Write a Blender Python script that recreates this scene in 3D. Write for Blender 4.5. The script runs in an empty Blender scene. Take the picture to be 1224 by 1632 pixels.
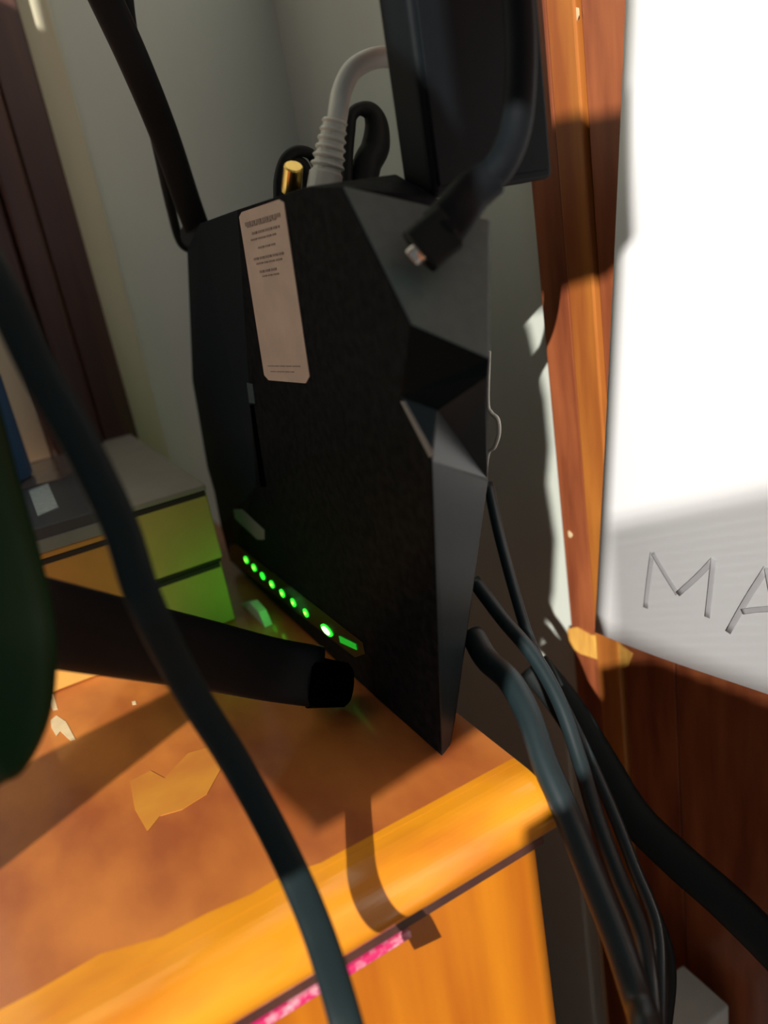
import bpy, bmesh, math, random
from mathutils import Vector, Matrix
random.seed(3)
sc = bpy.context.scene
C = sc.collection
# ------------------------------------------------------------------ camera
FP = 1250.0; PITCH = math.radians(20); H = 0.245; AZ = math.radians(64)
ROLL = math.atan2(588, 3384)
nx, ny = math.sin(ROLL), math.cos(ROLL)
fwd = Vector((math.cos(AZ)*math.cos(PITCH), math.sin(AZ)*math.cos(PITCH), -math.sin(PITCH)))
rt = Vector((math.sin(AZ), -math.cos(AZ), 0)); up = rt.cross(fwd)
cam_loc = Vector((0, 0, H))
cx = rt*ny - up*nx; cy = rt*nx + up*ny
cd = bpy.data.cameras.new('camera'); cam = bpy.data.objects.new('camera', cd); C.objects.link(cam)
m = Matrix((cx, cy, -fwd)).transposed().to_4x4(); m.translation = cam_loc
cam.matrix_world = m
cd.sensor_fit = 'VERTICAL'; cd.sensor_height = 24; cd.lens = 24*FP/1632
cd.clip_start = 0.01
cd.dof.use_dof = True; cd.dof.focus_distance = 0.41; cd.dof.aperture_fstop = cd.lens/1000/0.0058
sc.camera = cam

def ray(px, py):
    dx, dy = px-612, py-816
    a = dx*ny - dy*nx; b = dx*nx + dy*ny
    return fwd + rt*(a/FP) - up*(b/FP)
def on(px, py, ax, val):                 # point of an axis-aligned surface seen at a pixel
    r = ray(px, py); return cam_loc + r*((val-cam_loc[ax])/r[ax])
def dep(px, py, d): return cam_loc + ray(px, py)*d

# ------------------------------------------------------------------ light
DY, K = 1.1, 0.7                           # sunlight travels along (1, DY, -K)
w = bpy.data.worlds.new('world'); sc.world = w; w.use_nodes = True
nt = w.node_tree; bg = nt.nodes['Background']
bg.inputs[0].default_value = (0.76, 0.97, 1.06, 1); bg.inputs[1].default_value = 0.15
sd = bpy.data.lights.new('sun', 'SUN'); sun = bpy.data.objects.new('sun', sd); C.objects.link(sun)
sd.energy = 6.5; sd.angle = math.radians(0.45); sd.color = (1.0, 0.96, 0.88)
sun.rotation_euler = Vector((1, DY, -K)).to_track_quat('-Z', 'Y').to_euler()
sc.view_settings.view_transform = 'Standard'; sc.view_settings.look = 'None'
sc.view_settings.exposure = 0.0; sc.view_settings.gamma = 1; sc.view_settings.use_curve_mapping = False

# ------------------------------------------------------------------ materials
def s2l(c):
    return tuple((v/255/12.92) if v/255 <= .04045 else ((v/255+.055)/1.055)**2.4 for v in c)
def mat(name, col, rough=.5, metal=0, coat=0, coat_rough=.1, col2=None, scale=(30, 30, 30), bump=0, detail=4, emit=None, estr=0, spec=.5, lo=.35, hi=.65, bscale=None):
    m = bpy.data.materials.new(name); m.use_nodes = True; nt = m.node_tree
    b = nt.nodes['Principled BSDF']
    b.inputs['Roughness'].default_value = rough; b.inputs['Metallic'].default_value = metal
    b.inputs['Coat Weight'].default_value = coat; b.inputs['Coat Roughness'].default_value = coat_rough
    b.inputs['Specular IOR Level'].default_value = spec
    b.inputs['Base Color'].default_value = (*col, 1)
    tc = nt.nodes.new('ShaderNodeTexCoord'); mp = nt.nodes.new('ShaderNodeMapping')
    mp.inputs['Scale'].default_value = scale
    no = nt.nodes.new('ShaderNodeTexNoise'); no.inputs['Scale'].default_value = 1; no.inputs['Detail'].default_value = detail
    nt.links.new(tc.outputs['Object'], mp.inputs[0]); nt.links.new(mp.outputs[0], no.inputs[0])
    c2 = col2 or tuple(v*.88 for v in col)
    r = nt.nodes.new('ShaderNodeValToRGB'); r.color_ramp.elements[0].position = lo; r.color_ramp.elements[1].position = hi
    r.color_ramp.elements[0].color = (*col, 1); r.color_ramp.elements[1].color = (*c2, 1)
    nt.links.new(no.outputs[0], r.inputs[0]); nt.links.new(r.outputs[0], b.inputs['Base Color'])
    if bump:
        bp = nt.nodes.new('ShaderNodeBump'); bp.inputs['Strength'].default_value = bump; bp.inputs['Distance'].default_value = .001
        src = no.outputs[0]
        if bscale:
            n2 = nt.nodes.new('ShaderNodeTexNoise'); n2.inputs['Scale'].default_value = bscale
            nt.links.new(tc.outputs['Object'], n2.inputs[0]); src = n2.outputs[0]
        nt.links.new(src, bp.inputs['Height']); nt.links.new(bp.outputs[0], b.inputs['Normal'])
    if emit:
        b.inputs['Emission Color'].default_value = (*emit, 1); b.inputs['Emission Strength'].default_value = estr
    return m
M = {}
M['plaster'] = mat('white_plaster', (.63, .67, .61), .55, col2=(.57, .60, .54), scale=(6, 6, 2), bump=.15, bscale=60)
M['cream'] = mat('cream_paint', (.62, .58, .42), .5, scale=(9, 9, 3))
M['tabletop'] = mat('red_varnished_wood', (.34, .085, .022), .35, coat=.7, coat_rough=.12, col2=(.56, .18, .035), scale=(24, 13, 20), detail=5, bump=.1)
M['tabletop2'] = mat('worn_varnished_wood', (.60, .25, .03), .35, coat=.7, coat_rough=.12, col2=(.50, .17, .03), scale=(20, 30, 20), detail=3)
M['edge'] = mat('amber_varnished_wood', (.76, .29, .012), .3, coat=.8, coat_rough=.1, col2=(.52, .14, .012), scale=(11, 30, 40), lo=.45, hi=.8, bump=.1)
M['front'] = mat('orange_varnished_wood', (.60, .20, .007), .35, coat=.4, coat_rough=.2, col2=(.42, .11, .006), scale=(34, 34, 3), bump=.1)
M['casing'] = mat('red_brown_wood', (.20, .050, .021), .38, coat=.5, coat_rough=.2, col2=(.36, .105, .038), scale=(60, 60, 9), bump=.15)
M['casing_light'] = mat('worn_orange_wood', (.48, .17, .03), .4, coat=.6, coat_rough=.2, col2=(.30, .08, .02), scale=(50, 50, 6), bump=.15)
M['darkwood'] = mat('dark_stained_wood', (.085, .032, .022), .45, coat=.4, coat_rough=.2, col2=(.05, .02, .016), scale=(60, 60, 5), bump=.1)
M['wornlit'] = mat('worn_sunlit_wood', (.85, .48, .10), .5, scale=(90, 90, 20), col2=(.55, .24, .05))
M['chip'] = mat('chipped_pale_wood', (.72, .55, .32), .7, scale=(90, 90, 90))
M['pink'] = mat('pink_strip', (.62, .03, .14), .3, coat=.4, col2=(.80, .42, .48), scale=(90, 90, 90), lo=.5, hi=.62)
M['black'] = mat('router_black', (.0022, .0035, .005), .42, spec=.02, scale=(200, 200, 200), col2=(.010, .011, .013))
M['facet'] = mat('satin_black_side_lit', (.011, .021, .025), .42, spec=.2, scale=(200, 200, 200), col2=(.013, .024, .028))  # router side, its lit tone put into the colour
M['facet_left'] = mat('satin_black_left_lit', (.004, .009, .015), .45, spec=.05, scale=(200, 200, 200))  # bluish light on the router's left facet, put into the colour
M['slot'] = mat('slot_black', (.001, .001, .001), .7, spec=.0)
M['slotblue'] = mat('bluish_gloss', (.03, .07, .09), .2)
M['cable'] = mat('cable_black', (.010, .019, .022), .36, scale=(60, 60, 60), bump=.05, spec=.4)
M['flat'] = mat('flat_cable_rubber', (.008, .016, .018), .5, spec=.14, scale=(60, 60, 60))
M['cable2'] = mat('cable_matte', (.007, .010, .010), .6, spec=.2, scale=(60, 60, 60))
M['adapter'] = mat('adapter_black', (.003, .005, .007), .6, spec=.12, scale=(200, 200, 200), bump=.1)
M['antenna'] = mat('antenna_black', (.008, .010, .012), .55, spec=.25, scale=(80, 80, 80))
M['paddle'] = mat('black_plastic_green_lit', (.003, .026, .004), .5, spec=.2, scale=(80, 80, 80))  # black plastic with the green LED light put into its colour
M['sticker'] = mat('sticker_paper', (.50, .40, .34), .6, scale=(60, 60, 60))
M['sticker2'] = mat('sticker_grey', (.22, .23, .22), .6)
M['ink'] = mat('grey_ink', (.24, .19, .17), .8)
M['paper'] = mat('white_paper', (.88, .88, .90), .7, scale=(9, 9, 9), col2=(.86, .86, .88))
M['pencil'] = mat('pencil_grey', (.60, .59, .62), .8)
M['boxtop'] = mat('carton_grey_lid', (.31, .28, .235), .6, scale=(30, 30, 30))
M['boxside'] = mat('carton_yellow_side', (.58, .46, .12), .6, scale=(30, 30, 30))
M['boxorange'] = mat('carton_orange_side', (.62, .30, .06), .6, scale=(30, 30, 30))
M['boxdark'] = mat('carton_dark', (.05, .055, .065), .4, scale=(30, 30, 30))
M['lightlabel'] = mat('pale_label', (.42, .48, .50), .5, scale=(300, 300, 300), col2=(.30, .36, .38))
M['film'] = mat('glossy_tape', (.22, .17, .15), .12, coat=1, coat_rough=.05, bump=.6, bscale=90)
M['seam'] = mat('dark_seam', (.03, .022, .02), .8)
M['blue'] = mat('blue_plastic', (.03, .10, .24), .4, scale=(20, 20, 20))
M['white'] = mat('white_cable', (.62, .62, .56), .45, scale=(60, 60, 60))
M['gold'] = mat('gold_metal', (.85, .58, .16), .3, metal=1, scale=(200, 200, 200))
M['steel'] = mat('steel_metal', (.75, .75, .72), .25, metal=1, scale=(200, 200, 200))
M['led'] = mat('green_led', (.0, .3, .02), .4, emit=(.02, 1.0, .03), estr=2.2)
M['ledcore'] = mat('green_led_core', (.3, 1, .1), .4, emit=(.55, 1.0, .10), estr=2.2)
M['ledpill'] = mat('bright_status_light', (.6, 1, .5), .4, emit=(.75, 1.0, .45), estr=5)
M['leddim'] = mat('dim_green_light', (.0, .2, .02), .4, emit=(.02, .9, .04), estr=.35)
M['lens'] = mat('smoked_lens', (.004, .006, .005), .15)
M['clear'] = mat('pale_foot', (.75, .78, .72), .4)
M['blocker'] = mat('blocker_matte', (.30, .27, .24), .8)  # matte for the added sun blockers

# ------------------------------------------------------------------ helpers
def mesh_obj(name, verts, faces, m, parent=None, smooth=False, bev=0, seg=2):
    me = bpy.data.meshes.new(name); me.from_pydata([tuple(v) for v in verts], [], faces)
    bm = bmesh.new(); bm.from_mesh(me); bmesh.ops.recalc_face_normals(bm, faces=bm.faces)
    if bev:
        bmesh.ops.bevel(bm, geom=list(bm.edges), offset=bev, segments=seg, affect='EDGES', profile=.5)
    bm.to_mesh(me); bm.free()
    for mm in (m if isinstance(m, list) else [m]): me.materials.append(mm)
    if smooth:
        for p in me.polygons: p.use_smooth = True
    o = bpy.data.objects.new(name, me); C.objects.link(o)
    if parent: o.parent = parent
    return o
def box(name, lo, hi, m, parent=None, bev=0.0008, rotz=0, piv=None, seg=2):
    x0, y0, z0 = lo; x1, y1, z1 = hi
    v = [Vector(p) for p in ((x0,y0,z0),(x1,y0,z0),(x1,y1,z0),(x0,y1,z0),(x0,y0,z1),(x1,y0,z1),(x1,y1,z1),(x0,y1,z1))]
    if rotz:
        pv = Vector(piv or ((x0+x1)/2, (y0+y1)/2, 0)); R = Matrix.Rotation(rotz, 3, 'Z')
        v = [R @ (p-pv) + pv for p in v]
    f = [(0,3,2,1),(4,5,6,7),(0,1,5,4),(1,2,6,5),(2,3,7,6),(3,0,4,7)]
    return mesh_obj(name, v, f, m, parent, bev=bev, seg=seg)
def prism(name, poly, off, m, parent=None, bev=0):
    """extrude a planar polygon (list of 3D points) by vector off"""
    n = len(poly); off = Vector(off)
    v = [Vector(p) for p in poly] + [Vector(p)+off for p in poly]
    f = [tuple(range(n)), tuple(range(2*n-1, n-1, -1))] + [(i, (i+1) % n, n+(i+1) % n, n+i) for i in range(n)]
    return mesh_obj(name, v, f, m, parent, bev=bev)
def spline(pts, n=8):
    P = [Vector(p) for p in pts]; P = [P[0]*2-P[1]] + P + [P[-1]*2-P[-2]]; out = []
    for i in range(1, len(P)-2):
        a, b, c, d = P[i-1:i+3]
        for k in range(n):
            t = k/n
            out.append(.5*((2*b)+(c-a)*t+(2*a-5*b+4*c-d)*t*t+(-a+3*b-3*c+d)*t**3))
    out.append(P[-2]); return out
def sweep(name, pts, rw, rth, m, parent=None, face=None, n=8, ns=14, power=1.0, radii=None):
    """sweep an ellipse (half width rw across the line of sight, half thickness rth) along a spline"""
    S = spline(pts, n); verts = []; faces = []; L = len(S)
    for i, p in enumerate(S):
        t = (S[min(i+1, L-1)] - S[max(i-1, 0)]).normalized()
        v = (face - p) if face is not None else Vector((-.3, -1, .4))
        wv = t.cross(v).normalized(); th = wv.cross(t).normalized()
        k = 1 if radii is None else radii(i/(L-1))
        for j in range(ns):
            a = 2*math.pi*j/ns; ca, sa = math.cos(a), math.sin(a)
            ca = math.copysign(abs(ca)**power, ca); sa = math.copysign(abs(sa)**power, sa)
            verts.append(p + wv*(rw*k*ca) + th*(rth*k*sa))
    for i in range(L-1):
        for j in range(ns):
            faces.append((i*ns+j, i*ns+(j+1) % ns, (i+1)*ns+(j+1) % ns, (i+1)*ns+j))
    faces.append(tuple(range(ns))); faces.append(tuple(range((L-1)*ns, L*ns)))
    return mesh_obj(name, verts, faces, m, parent, smooth=True)
def cyl(name, p0, p1, r0, r1, m, parent=None, ns=20, bev=0):
    p0, p1 = Vector(p0), Vector(p1); t = (p1-p0).normalized()
    a = t.orthogonal().normalized(); b = t.cross(a)
    v = [p0+(a*math.cos(2*math.pi*j/ns)+b*math.sin(2*math.pi*j/ns))*r0 for j in range(ns)] + \
        [p1+(a*math.cos(2*math.pi*j/ns)+b*math.sin(2*math.pi*j/ns))*r1 for j in range(ns)]
    f = [tuple(range(ns)), tuple(range(2*ns-1, ns-1, -1))] + [(j, (j+1) % ns, ns+(j+1) % ns, ns+j) for j in range(ns)]
    return mesh_obj(name, v, f, m, parent, bev=bev, seg=1)
def tag(o, label, cat, group=None):
    o['label'] = label; o['category'] = cat
    if group: o['group'] = group
    return o
def struct(o): o['kind'] = 'structure'; return o
def empty(name, loc=(0, 0, 0)):
    o = bpy.data.objects.new(name, None); C.objects.link(o); o.location = loc; o.empty_display_size = .02
    return o
def adopt(root, *objs):
    """parent mesh objects built in world space under an empty that stands at its base"""
    for o in objs:
        o.parent = root
        o.data.transform(Matrix.Translation(-Vector(root.location)))

# ------------------------------------------------------------------ the room
YB = 0.752; XR = 0.345
struct(box('wall_back', (-.9, YB, -.75), (XR+.03, YB+.08, 1.5), M['plaster'], bev=0))
struct(box('wall_right', (XR, -.7, -.75), (XR+.08, YB, 1.5), M['plaster'], bev=0))
struct(box('floor', (-1.5, -1.2, -.78), (.6, .9, -.75), M['darkwood'], bev=0))
# unseen panels left of the camera, added and cut to shape the sun's shadows
XL = -.30
def ow(y, z): return Vector((XL, y+DY*XL, z-K*XL))
def blocker_piece(name, pts, XL=XL, th=.02): return struct(prism(name, [Vector((XL, y+DY*XL, z-K*XL)) for y, z in pts], (-th, 0, 0), M['blocker']))
blocker_piece('sun_blocker_left', [(.080, .133), (.172, .066), (.375, .050), (.86, .050), (.86, .50), (.572, .53), (.558, .78), (.046, .78), (.0455, .515), (.105, .512), (.105, .45), (.075, .43), (.055, .405), (.052, .39), (.044, .355), (.044, .32), (.051, .291), (.047, .247), (.056, .20)])
blocker_piece('sun_blocker_bar', [(.0455, .425), (.0455, .515), (-.041, .510), (-.041, .441)])  # unseen bar added to cast the dark band on the casing
blocker_piece('sun_blocker_low', [(-.010, .170), (-.04, .185), (-.7, .26), (-.7, -.5), (.040, -.5), (.040, .110), (-.010, .145)])  # unseen panel added to shade the lower casing
# unseen slats further out, added to thin the sunlight low on the paper
slat_root = struct(empty('sun_blocker_slats', (-1.1, -1.2, .9)))
for k in range(22):
    z = .140+k*.006
    q = blocker_piece('sun_slat', [(-.004, z), (-.7, z+.30), (-.7, z+.3036), (-.004, z+.0036)], XL=-1.1, th=.0008)
    del q['kind']; adopt(slat_root, q)
blocker_piece('sun_blocker_strip', [(.333, .052), (.363, .052), (.51, -.058), (.425, -.058)])  # unseen strip added to cast the diagonal shadow band on the desk
# left dark door frame, standing at the back wall
t = struct(empty('trim_1', (.05, YB, -.75)))
xj = .1235
adopt(t, box('frame_board', (xj-.030, YB-.020, -.75), (xj, YB-.001, 1.4), M['darkwood'], bev=.002),
      box('frame_board', (xj-.052, YB-.028, -.75), (xj-.031, YB-.001, 1.4), M['darkwood'], bev=.003),
      box('frame_board', (xj-.075, YB-.022, -.75), (xj-.053, YB-.001, 1.4), M['darkwood'], bev=.003))
struct(box('trim_2', (xj+.0005, YB-.006, -.75), (xj+.026, YB-.0005, 1.4), M['cream'], bev=.002))
struct(box('trim_3', (-.2, YB-.012, -.75), (xj-.0755, YB-.0005, 1.4), M['cream'], bev=.001))
# right door casing with a grooved face
t = struct(empty('trim_4', (.33, .3, -.75)))
YE = .401; XC = .330
cas = []
for y1, y0, x0, mm in ((YE, .375, XC, 'casing'), (.3735, .352, XC-.002, 'casing_light'), (.3505, .306, XC+.001, 'casing'), (.3045, .10, XC, 'casing'), (.0985, -.25, XC, 'casing')):
    cas.append(box('casing_board', (x0, y0, -.75), (XR-.0005, y1, 1.4), M[mm], bev=.0012))
adopt(t, *cas)
cr = []
for px, py, s in ((938, 478, .0035), (945, 786, .004), (908, 852, .0025), (905, 105, .003), (913, 135, .004), (918, 20, .003), (893, 40, .003)):
    p = on(px, py, 0, XC-.0007)
    pts = [p+Vector((0, s*.9*math.cos(a)*(.6+random.random()*.5), s*1.2*math.sin(a)*(.6+random.random()*.6))) for a in [k*math.pi/4 for k in range(8)]]
    cr.append(prism('wood_chip', pts, (.0006, 0, 0), M['chip']))
cr.append(prism('worn_patch', [on(x, y, 0, XC-.0011) for x, y in ((904, 1002), (918, 1000), (940, 1012), (968, 1014), (988, 1028), (1008, 1042), (1000, 1062), (982, 1070), (955, 1052), (925, 1042), (908, 1030))], (.001, 0, 0), M['wornlit']))  # worn wood, with the sun on it put into the colour
cr.append(box('chipped_edge', (XC-.0008, YE-.0015, -.75), (XC+.003, YE+.0006, -.315), M['chip'], bev=.0003))
# pale chipped edge strip low on the casing's left corner
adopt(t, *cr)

# ------------------------------------------------------------------ desk
desk = tag(empty('wooden_desk', (0, .45, -.75)), 'orange varnished wooden desk with rounded front edge under the router', 'desk')
X0, X1 = -.75, .171
YF = .228
# top board, with a half-round front
prof = []
zt, zb = 0.0, -.030
prof = [(YB-.002, zb), (YB-.002, zt), (YF+.030, zt)]
dtop = prism('desk_top', [(X0, y, z) for y, z in prof+[(YF+.030, zb)]], (X1-X0, 0, 0), M['tabletop'])
ep = [(YF+.0298, zt)] + [(YF+.024-.016*math.sin(a)-.008*math.sin(a)**.5 if a > 0 else YF+.024, -.015+.015*math.cos(a)) for a in [k*math.pi/32 for k in range(1, 32)]] + [(YF+.020, zb), (YF+.0298, zb)]
dedge = prism('edge_molding', [(X0, y, z) for y, z in ep], (X1-X0, 0, 0), M['edge'])
sub = box('sub_molding', (X0, YF+.010, -.0365), (X1-.002, YF+.06, -.0305), M['darkwood'], bev=.001)
dpink = box('pink_strip', (X0, YF+.0085, -.041), (.094, YF+.03, -.0368), M['pink'], bev=.0008)
body = box('front_panel', (X0+.02, YF+.012, -.75), (X1-.006, YF+.03, -.0372), M['front'], bev=.001)
side = box('side_panel', (X1-.024, YF+.0305, -.75), (X1-.006, YB-.02, -.0305), M['front'], bev=.001)
# worn lighter patches and scratches in the varnish of the top
adopt(desk, dtop, dedge, sub, dpink, body, side)
def patch(name, pix, m, h=.0003):
    pts = [on(x, y, 2, h) for x, y in pix]
    for p in pts: p.y = max(p.y, YF+.026); p.x = min(p.x, X1)
    o = prism(name, pts, (0, 0, -h*.8), m); adopt(desk, o); return o
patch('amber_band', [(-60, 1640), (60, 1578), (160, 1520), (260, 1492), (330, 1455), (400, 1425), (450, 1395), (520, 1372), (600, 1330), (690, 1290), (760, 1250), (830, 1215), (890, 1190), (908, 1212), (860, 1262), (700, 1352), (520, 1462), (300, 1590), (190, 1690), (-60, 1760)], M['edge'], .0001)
patch('worn_patch', [(207, 1245), (240, 1228), (262, 1240), (300, 1200), (335, 1190), (352, 1225), (330, 1265), (290, 1290), (255, 1300), (235, 1325), (215, 1290)], M['tabletop2'])
patch('scratch', [(76, 1101), (84, 1106), (92, 1130), (84, 1132), (75, 1115)], M['chip'])
patch('scratch', [(80, 1148), (90, 1140), (105, 1150), (120, 1178), (112, 1180), (96, 1165), (90, 1173), (82, 1160)], M['chip'])
patch('scratch', [(210, 1118), (216, 1117), (217, 1122), (211, 1123)], M['chip'])

# ------------------------------------------------------------------ router
XF = .145
router = tag(empty('router', (.165, .40, 0)), 'black angular router standing on edge with a row of green lights', 'router')
def fp(px, py, x=XF):
    p = on(px, py, 0, x); p.z = max(p.z, .0005); return p
V = {}
for k, (px, py, x) in dict(S1=(378, 334, XF), T=(490, 297, XF), Cc=(545, 296, XF), D=(655, 517, XF), D2=(638, 632, XF), E=(688, 735, XF),
        F=(704, 1206, XF), B1=(540, 1075, XF), B2=(360, 880, XF), S2=(408, 775, XF),
        L1=(342, 783, XF+.012), L2=(330, 745, XF+.012), L3=(306, 605, XF+.012), L4=(298, 398, XF+.012), L5=(318, 356, XF+.008),
        K=(782, 350, XF+.052), L=(781, 572, XF+.052), Q=(778, 600, XF+.052), Mm=(778, 765, XF+.050), R=(700, 655, XF+.010), N=(719, 1196, XF+.008)).items():
    V[k] = on(px, py, 0, x)
nrm = (V['K']-V['Cc']).cross(V['D']-V['Cc'])
rl = V['L']-cam_loc; V['L'] = cam_loc + rl*(nrm.dot(V['Cc']-cam_loc)/nrm.dot(rl))
rq = V['Q']-cam_loc; V['Q'] = cam_loc + rq*((V['L']-cam_loc).length/rq.length*1.004)
V['F'].z = .0005; V['N'].z = .0005
V['B1'] = on(545, 1077, 2, .0005); V['B1'].x = XF
V['B2'] = fp(366, 893)
vn = list(V); vi = {k: i for i, k in enumerate(vn)}
verts = [V[k] for k in vn]
loop = ['S1', 'T', 'Cc', 'K', 'L', 'Q', 'Mm', 'N', 'F', 'B1', 'B2', 'S2b', 'L1', 'L2', 'L3', 'L4', 'L5']
V['S2b'] = on(352, 840, 0, XF+.006); vn.append('S2b'); vi['S2b'] = len(vn)-1; verts.append(V['S2b'])
faces = [['S1', 'T', 'Cc', 'D', 'D2', 'E', 'F', 'B1', 'B2', 'S2b', 'S2'],
         ['S1', 'S2', 'S2b', 'L1', 'L2', 'L3', 'L4', 'L5'],
         ['Cc', 'K', 'L', 'D'], ['D', 'L', 'Q', 'R', 'D2'], ['D2', 'R', 'E'], ['R', 'Q', 'Mm', 'E'], ['E', 'Mm', 'N', 'F']]
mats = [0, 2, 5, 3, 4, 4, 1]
fi = [[vi[k] for k in f] for f in faces]
nb = len(verts)
for k in loop:
    p = V[k].copy(); p.x = max(.19, p.x+.004); p.y += .004 if p.y < .35 else -.006
    if k in ('K', 'L', 'Q', 'Mm'): p.x = V[k].x+.012; p.y = V[k].y+.02; p.z -= .008
    if k in ('Cc',): p.z -= .010
    if k in ('N', 'F'): p.x = .166; p.y = .30
    verts.append(p)
for i in range(len(loop)):
    j = (i+1) % len(loop)
    fi.append([vi[loop[i]], vi[loop[j]], nb+j, nb+i]); mats.append(0)
fi.append([nb+i for i in range(len(loop))]); mats.append(0)
mf3 = mat('facet_shaded', (.003, .008, .009), .45, spec=.08, scale=(200, 200, 200))  # shaded notch of the black body, painted darker
mf5 = mat('facet_top_lit', (.085, .120, .117), .45, spec=.3, scale=(200, 200, 200))  # lit grey of the top facet, put into the colour
mf4 = mat('facet_pale_lit', (.022, .033, .040), .35, spec=.3, scale=(200, 200, 200))  # light on the shoulder facet of the black body, painted in
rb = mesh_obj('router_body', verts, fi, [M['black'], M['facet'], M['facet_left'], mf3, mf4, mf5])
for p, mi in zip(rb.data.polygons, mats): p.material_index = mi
rbv = rb.modifiers.new('bev', 'BEVEL'); rbv.width = .0008; rbv.segments = 2; rbv.limit_method = 'ANGLE'; rbv.angle_limit = math.radians(12)
adopt(router, rb)
# highlight along the ridge between front and side, painted as a pale strip
o = prism('ridge_highlight', [fp(638, 640, XF-.0003), fp(643, 640, XF-.0003), fp(690, 726, XF-.0003), fp(684, 729, XF-.0003)], (.001, 0, 0), M['sticker2']); adopt(router, o)
# seam slot and bluish catch
o = prism('seam_slot', [fp(398, 645, XF-.0002), fp(404, 645, XF-.0002), fp(424, 776, XF-.0002), fp(415, 776, XF-.0002)], (.001, 0, 0), M['slot']); adopt(router, o)
o = prism('seam_catch', [fp(393, 610, XF-.0006), fp(402, 612, XF-.0006), fp(406, 643, XF-.0006), fp(397, 642, XF-.0006)], (.001, 0, 0), M['slotblue']); adopt(router, o)
# rating sticker with lines of small print
st = prism('rating_sticker', [fp(*q, XF-.0006) for q in ((385, 338), (444, 318), (452, 323), (493, 600), (487, 611), (428, 606), (421, 598), (381, 346))], (.0005, 0, 0), M['sticker'])
adopt(router, st)
A0, A1, B0, B1_ = [fp(*q, XF-.0009) for q in ((384, 340), (450, 319), (493, 610), (424, 607))]
def sp(u, v): return (A0*(1-u)+A1*u)*(1-v) + (B1_*(1-u)+B0*u)*v
for v, u0, u1, hh in ((.055, .06, .9, .012), (.075, .1, .8, .006), (.115, .2, .85, .008), (.15, .15, .75, .006), (.20, .3, .7, .006), (.255, .15, .85, .008), (.285, .2, .8, .006), (.33, .25, .65, .008), (.36, .3, .7, .005), (.90, .1, .85, .003), (.935, .15, .7, .003)):
    # each line is broken in words
    u = u0
    while u < u1:
        wd = random.uniform(.08, .18); e = min(u+wd, u1)
        tl = prism('printed_word', [sp(u, v), sp(e, v), sp(e, v+hh*1.7), sp(u, v+hh*1.7)], (.0002, 0, 0), M['ink'])
        tl.data.transform(Matrix.Translation(-Vector(router.location))); tl.parent = st
        u = e+.03
sl = prism('small_sticker', [fp(*q, XF-.0005) for q in ((372, 812), (385, 812), (421, 845), (421, 860), (410, 860), (374, 826))], (.0004, 0, 0), M['sticker2']); adopt(router, sl)
# status lights: seven dots, one bright bar, one dim bar
def disc(name, c, r, m, thick=.0008, sy=1, n=14, ang=0):
    pts = []
    for k in range(n):
        a = 2*math.pi*k/n; u, v_ = r*sy*math.cos(a), r*math.sin(a)
        pts.append(c+Vector((0, u*math.cos(ang)-v_*math.sin(ang), u*math.sin(ang)+v_*math.cos(ang))))
    return prism(name, pts, (thick, 0, 0), m)
o = prism('light_strip', [fp(*q, XF-.0004) for q in ((366, 868), (378, 868), (578, 1024), (582, 1042), (566, 1048), (366, 893))], (.0003, 0, 0), M['lens']); adopt(router, o)
for px, py, r in ((391.5, 892.6, .0026), (404, 905, .0026), (417.6, 918.4, .0026), (432.4, 931.6, .0026), (448.9, 946, .0027), (466.5, 960.7, .0027), (486.4, 977.2, .0027)):
    c = fp(px, py, XF-.0010); d = disc('status_light', c, r, M['led'], .0008, 1.25); adopt(router, d)
    if abs(px-417.6) > 1:
        e = disc('light_core', c+Vector((-.0003, 0, 0)), r*.42, M['ledcore'], .0004, 1.3)
        e.data.transform(Matrix.Translation(-Vector(router.location))); e.parent = d
c = fp(519.5, 1005, XF-.0012)
d = disc('status_bar', c, .0030, M['led'], .001, 2.5); adopt(router, d)
e = disc('light_core', c+Vector((-.0004, 0, 0)), .0020, M['ledpill'], .0004, 2.5); e.data.transform(Matrix.Translation(-Vector(router.location))); e.parent = d
d = prism('dim_status_bar', [fp(*q, XF-.001) for q in ((540, 1014), (566, 1027), (568, 1036), (542, 1024))], (.0005, 0, 0), M['leddim']); adopt(router, d)
# the glow of the status lights
def area(name, loc, dirv, e, sx, sy):
    ld = bpy.data.lights.new(name, 'AREA'); ld.shape = 'RECTANGLE'; ld.size = sx; ld.size_y = sy; ld.energy = e; ld.color = (.06, 1, .04)
    lo = bpy.data.objects.new(name, ld); C.objects.link(lo); lo.location = loc
    lo.rotation_euler = Vector(dirv).to_track_quat('-Z', 'Y').to_euler(); lo.parent = router
    lo.location = Vector(loc)-Vector(router.location); return lo
area('status_light_glow', (XF-.003, .47, .024), (-.9, .5, .10), .022, .14, .004)
area('status_light_glow', (XF-.003, .555, .030), (-.8, .4, .35), .003, .01, .01)

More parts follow.
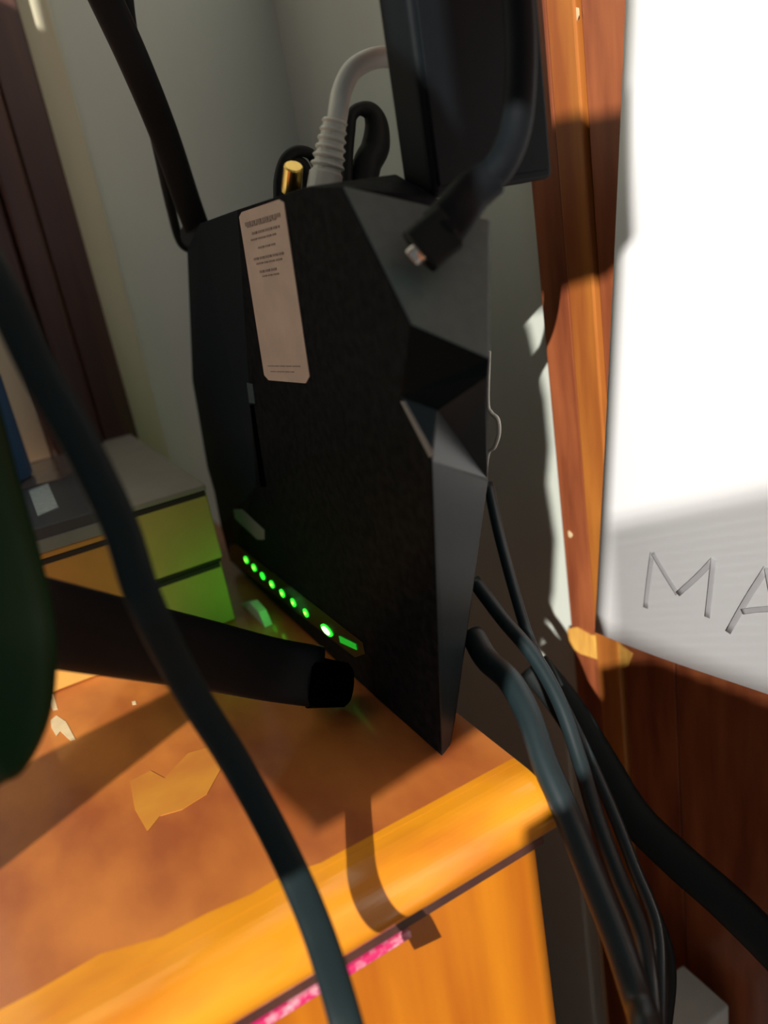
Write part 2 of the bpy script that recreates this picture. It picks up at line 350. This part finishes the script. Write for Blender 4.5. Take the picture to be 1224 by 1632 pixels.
# folded antennas of the router
def blade(name, pts, rw, rth, radii=None, power=.55, m='antenna'):
    return sweep(name, pts, rw, rth, M[m], face=cam_loc, radii=radii, power=power, n=6, ns=20)
a1 = blade('antenna', [dep(505, 1078, .425), dep(430, 1066, .41), dep(330, 1044, .375), dep(200, 1018, .33), dep(70, 992, .292), dep(20, 982, .285)], .0165, .006)
kn = cyl('hinge', dep(488, 1086, .425), dep(556, 1092, .432), .0145, .012, M['slot'], bev=.002)
adopt(router, a1, kn)
kn.data.transform(Matrix.Translation(Vector(router.location)-Vector(router.location)))
a2 = blade('antenna', [dep(322, 385, .53), dep(298, 320, .50), dep(262, 215, .46), dep(215, 100, .42), dep(160, -20, .39), dep(130, -90, .37)], .0085, .004)
a2b = cyl('hinge', dep(305, 372, .515), dep(340, 385, .54), .010, .010, M['antenna'], bev=.002)
adopt(router, a2, a2b)
# gold aerial socket on the top edge, with its black collar
g = cyl('gold_connector', on(464, 306, 0, .160), on(468, 264, 0, .160), .0048, .0046, M['gold'], ns=12, bev=.0006); adopt(router, g)
# pale foot at the lower left corner
ft = prism('pale_foot', [on(*q, 0, .128) for q in ((384, 962), (398, 960), (412, 976), (424, 1004), (420, 1070), (385, 1060), (378, 990))], (.006, 0, 0), M['clear'], bev=.0006); adopt(router, ft)

# ------------------------------------------------------------------ big antenna in the left foreground
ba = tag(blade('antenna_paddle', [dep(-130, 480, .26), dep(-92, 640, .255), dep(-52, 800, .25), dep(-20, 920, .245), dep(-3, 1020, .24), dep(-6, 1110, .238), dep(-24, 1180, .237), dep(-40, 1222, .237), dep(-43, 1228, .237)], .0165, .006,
        m='paddle', radii=lambda t: 1 if t < .6 else max(.02, math.sqrt(max(0, 1-((t-.6)/.4)**2)))), 'black rounded antenna paddle at the left edge, green LED light put into its colour', 'antenna')

# ------------------------------------------------------------------ cables
tag(sweep('flat_cable', [dep(-70, 330, .245), dep(0, 462, .235), dep(60, 585, .232), (dep(125, 700, .235)), dep(190, 835, .24), dep(232, 960, .245), dep(300, 1095, .268), dep(378, 1220, .284), dep(448, 1350, .286), dep(505, 1480, .272), dep(552, 1632, .255), dep(575, 1740, .25)],
    .0056, .0022, M['flat'], face=cam_loc, power=.6), 'thick black flat cable crossing in front of the router and desk', 'cable')
tag(sweep('thin_cable', [dep(202, -60, .44), dep(204, 0, .44), dep(214, 70, .45), dep(232, 150, .47), dep(252, 240, .50), dep(272, 330, .53), dep(288, 385, .56), dep(310, 400, .57)],
    .0032, .0032, M['cable2'], face=cam_loc), 'thin black cable hanging beside the upper antenna', 'cable')
# white network cable bending over behind the router
wc = tag(empty('network_cable', on(520, 300, 1, .40)), 'white network cable with ribbed plug looping behind the router top', 'cable')
wp = [(530, 262), (532, 225), (538, 185), (545, 145), (562, 112), (592, 94), (622, 92), (648, 106), (672, 128), (700, 165), (720, 215)]
def lerp(a, b, t): return a+(b-a)*t
q0, q1 = on(516, 300, 0, .170), on(534, 190, 0, .180)
o1 = sweep('cord', [on(x, y, 1, q1.y+.02*i/10) for i, (x, y) in enumerate(wp)], .0046, .0046, M['white'], face=cam_loc)
ribs = []
for k in range(6):
    t = .30+k*.125
    ribs.append(cyl('ribs', lerp(q0, q1, t), lerp(q0, q1, t+.065), .0080-.0004*k, .0080-.0004*k, M['white'], ns=18, bev=.0008))
sr = cyl('strain_relief', lerp(q0, q1, 0.0), lerp(q0, q1, .95), .0072, .0050, M['white'], ns=18)
pl = cyl('plug_body', lerp(q0, q1, -.12), lerp(q0, q1, .25), .0080, .0078, M['white'], ns=18, bev=.001)
adopt(wc, o1, sr, pl)
for r in ribs:
    r.name = 'rib'; r.data.transform(Matrix.Translation(-Vector(wc.location))); r.parent = sr
tag(sweep('thin_cable', [on(x, y, 1, .45) for x, y in ((552, 320), (553, 255), (557, 205), (560, 185), (572, 174), (590, 178), (600, 200), (598, 235), (585, 262), (578, 300))], .0036, .0036, M['cable2'], face=cam_loc,
    radii=lambda t: 1 if t < .45 else min(2.4, 1+(t-.45)*4.5)), 'black cable looping tightly behind the white plug', 'cable')
tag(sweep('thin_cable', [on(x, y, 1, .435) for x, y in ((444, 318), (445, 285), (454, 255), (472, 241), (494, 245), (505, 262))], .0030, .0030, M['cable2'], face=cam_loc), 'thin black cable arching over the gold connector', 'cable')
tag(sweep('black_plug', [on(x, y, 1, .436) for x, y in ((490, 308), (489, 285), (478, 262), (455, 270), (447, 296), (450, 318))], .0040, .0035, M['cable2'], face=cam_loc), 'black collar plug around the gold connector', 'plug')

# black adapter block hanging at the top, above the router's right side
ad = tag(empty('power_adapter', (.25, .32, .25)), 'large black power adapter block hanging above the router', 'adapter')
hb = []
p = [on(690, 306, 1, .30), on(874, 300, 1, .30), on(906, 0, 1, .30), on(690, -10, 1, .30)]
x0, x1 = p[0].x, p[1].x
zb = p[0].z-.002
o = box('adapter_case', (x0, .300, zb), (x1+.004, .3235, zb+.20), M['adapter'], bev=.003, seg=3)
lab = box('adapter_ridge', (x0+.003, .2988, zb+.004), (x1+.001, .3005, zb+.196), M['adapter'], bev=.0006)
adopt(ad, o, lab)
# cable with metal-tipped plug in front of the router's right shoulder
up_ = tag(empty('usb_cable', dep(655, 420, .375)), 'black cable with a metal tipped plug in the router shoulder', 'cable')
dpl = .282
t1 = dep(660, 418, dpl+.004); t2 = dep(684, 385, dpl); t3 = dep(742, 335, dpl-.002)
o2 = sweep('plug_body', [dep(668, 402, dpl), dep(690, 382, dpl), dep(716, 362, dpl)], .0088, .0055, M['cable2'], face=cam_loc, power=.6)
o3 = sweep('strain_relief', [dep(704, 368, dpl), dep(728, 338, dpl), dep(752, 308, dpl+.002), dep(785, 282, dpl+.004)], .0090, .006, M['adapter'], face=cam_loc, radii=lambda t: 1-.25*t)
o4 = sweep('metal_tip', [dep(657, 412, dpl+.003), dep(666, 404, dpl+.002), dep(676, 398, dpl)], .0036, .0020, M['steel'], face=cam_loc, power=.5)
o5 = sweep('cord', [dep(760, 300, dpl+.003), dep(798, 262, dpl+.004), dep(822, 200, dpl+.006), dep(830, 100, dpl+.006), dep(826, 0, dpl+.006), dep(820, -90, dpl+.006)], .0058, .0045, M['adapter'], face=cam_loc)
adopt(up_, o2, o3, o4, o5)
# small pale cable loop at the router's right side
tag(sweep('cable_loop', [on(x, y, 0, .24) for x, y in ((779, 560), (777, 640), (783, 658), (793, 668), (795, 690), (788, 712), (778, 722), (772, 760))], .0012, .0012, M['white'], face=cam_loc), 'thin pale wire forming a small loop beside the router', 'wire')

# bundle of cables hanging over the desk's right end
def cab(pix, d, r, label, m='cable', rt_=None, name='power_cable'):
    pts = [dep(x, y, d[0]+(d[1]-d[0])*i/(len(pix)-1)) for i, (x, y) in enumerate(pix)]
    return tag(sweep(name, pts, r, rt_ or r*.8, M[m], face=cam_loc), label, 'cable')
cab([(752, 1010), (775, 1050), (812, 1085), (842, 1140), (868, 1215), (905, 1300), (945, 1400), (985, 1500), (1015, 1590), (1030, 1640), (1050, 1750)], (.408, .285), .0062, 'thickest black cable curving down over the desk corner')
cab([(755, 925), (800, 985), (850, 1045), (892, 1120), (925, 1215), (950, 1300), (985, 1395), (1020, 1480), (1035, 1560), (1045, 1680)], (.44, .318), .0040, 'thin black cable just right of the thickest cable')
cab([(778, 770), (795, 850), (822, 950), (848, 1030), (885, 1100), (930, 1190), (975, 1290), (1010, 1380), (1045, 1470), (1052, 1560), (1050, 1680)], (.47, .345), .0032, 'thin black cable dropping from behind the router side')
cab([(850, 1060), (905, 1130), (960, 1220), (1010, 1300), (1080, 1370), (1160, 1440), (1250, 1530), (1330, 1620)], (.50, .40), .0105, 'wide dark cable running off to the lower right', 'cable2', .004)
cab([(890, 1110), (950, 1240), (990, 1330), (1030, 1420), (1062, 1500), (1070, 1560), (1062, 1640), (1055, 1700)], (.45, .385), .0026, 'thin dark wire bowing out beside the lower cables', 'cable2')

# ------------------------------------------------------------------ paper
XP = .322
pa = tag(empty('paper_sheet', (XP, .25, .0)), 'white paper sheet hung on the right wood casing with pencilled letters', 'paper')
TL, BL, BR, TR = on(1003, -120, 0, XP), on(955, 1004, 0, XP), on(1330, 1139, 0, XP), on(1400, -120, 0, XP)
nu, nv = 12, 24; vs = []; fs = []
def pp(u, v, dx=0):
    p = (TL*(1-u)+TR*u)*(1-v)+(BL*(1-u)+BR*u)*v
    p = p.copy(); p.x -= .004*v*v + .0015*math.sin(u*5) - dx*-1; return p
for j in range(nv+1):
    for i in range(nu+1): vs.append(pp(i/nu, j/nv))
for j in range(nv):
    for i in range(nu): a = j*(nu+1)+i; fs.append((a, a+1, a+nu+2, a+nu+1))
sheet = mesh_obj('sheet', vs, fs, M['paper'], smooth=True)
sm = sheet.modifiers.new('thick', 'SOLIDIFY'); sm.thickness = .0004; sm.offset = 0
adopt(pa, sheet)
def stroke(pix, name='pencil_letter'):
    pts = []
    for x, y in pix:
        p = on(x, y, 0, XP-.003); v = (TL.z-p.z)/(TL.z-BL.z); yl = TL.y+(BL.y-TL.y)*v; u = (yl-p.y)/(yl-(TR.y+(BR.y-TR.y)*v)); v = ((TL.z*(1-u)+TR.z*u)-p.z)/((TL.z-BL.z)*(1-u)+(TR.z-BR.z)*u)
        p = on(x, y, 0, XP-.004*v*v-.0015*math.sin(u*5)-.0005); pts.append(p)
    return sweep(name, pts, .0016, .0001, M['pencil'], face=Vector((-1, 0, 0)), n=4, ns=8)
M_ = [stroke([(1029, 969), (1034, 925), (1040, 881)]), stroke([(1040, 881), (1060, 915), (1080, 947)]), stroke([(1080, 947), (1110, 920), (1137, 892)]), stroke([(1137, 892), (1132, 940), (1127, 984)])]
A_ = [stroke([(1160, 1008), (1190, 955), (1222, 905)]), stroke([(1222, 905), (1232, 960), (1240, 1025)]), stroke([(1182, 975), (1205, 972), (1234, 970)])]
adopt(pa, *M_, *A_)

# ------------------------------------------------------------------ cartons behind, left
def carton(lo, hi, top, sidem, label, seamz=None, group=None):
    r = tag(empty('carton', ((lo[0]+hi[0])/2, (lo[1]+hi[1])/2, lo[2])), label, 'box', group)
    b = box('carton_base', lo, (hi[0], hi[1], hi[2]-.004), sidem, bev=.001)
    t = box('carton_lid', (lo[0]-.0006, lo[1]-.0006, hi[2]-.0038), (hi[0]+.0006, hi[1]+.0006, hi[2]), top, bev=.0008)
    s = box('seam_line', (lo[0]+.001, lo[1]-.0008, hi[2]-.0075), (hi[0]-.001, lo[1]+.001, hi[2]-.004), M['seam'], bev=.0003)
    adopt(r, b, t, s); return r
carton((.062, .505, .0005), (.116, .735, .0500), M['seam'], M['boxside'], 'yellowish carton standing on the desk under the grey lidded one')
carton((.0605, .500, .0505), (.117, .738, .1035), M['boxtop'], M['boxside'], 'grey lidded carton with green lit side, on top of another')
zl = .0
cl = carton((-.02, .500, .0005), (.0585, .63, .0915), M['boxorange'], M['boxorange'], 'orange carton under the dark labelled box at left')
dk = tag(empty('dark_box', (.02, .56, .092)), 'dark flat box with pale label and glossy tape on top', 'box')
o = box('box_body', (-.02, .498, .0920), (.0583, .70, .1080), M['boxdark'], bev=.001)
o2 = box('box_rim', (-.0205, .4975, .0920), (.0588, .5025, .1005), M['sticker2'], bev=.0006)
lb = prism('pale_label', [on(*q, 2, .1086) for q in ((46, 782), (76, 770), (93, 808), (60, 822))], (0, 0, -.0007), M['lightlabel'])
fl = prism('glossy_tape', [on(*q, 2, .1090) for q in ((22, 748), (110, 722), (122, 745), (100, 762), (32, 778))], (0, 0, -.0009), M['film'])
adopt(dk, o, o2, lb, fl)
bl = tag(empty('blue_bottle', (-.008, .65, .1085)), 'blue plastic container at the far left behind the black cable', 'container')
o = cyl('bottle_body', (-.008, .65, .1085), (-.008, .65, .19), .034, .034, M['blue'], ns=28, bev=.003)
o2 = cyl('bottle_neck', (-.008, .65, .19), (-.008, .65, .21), .020, .016, M['blue'], ns=24, bev=.002)
adopt(bl, o, o2)

# pale thing on the floor, lower right
wb = tag(box('white_carton', (.268, .258, -.7495), (.318, .297, -.281), M['clear'], bev=.002), 'pale carton standing in the corner under the hanging cables', 'box')
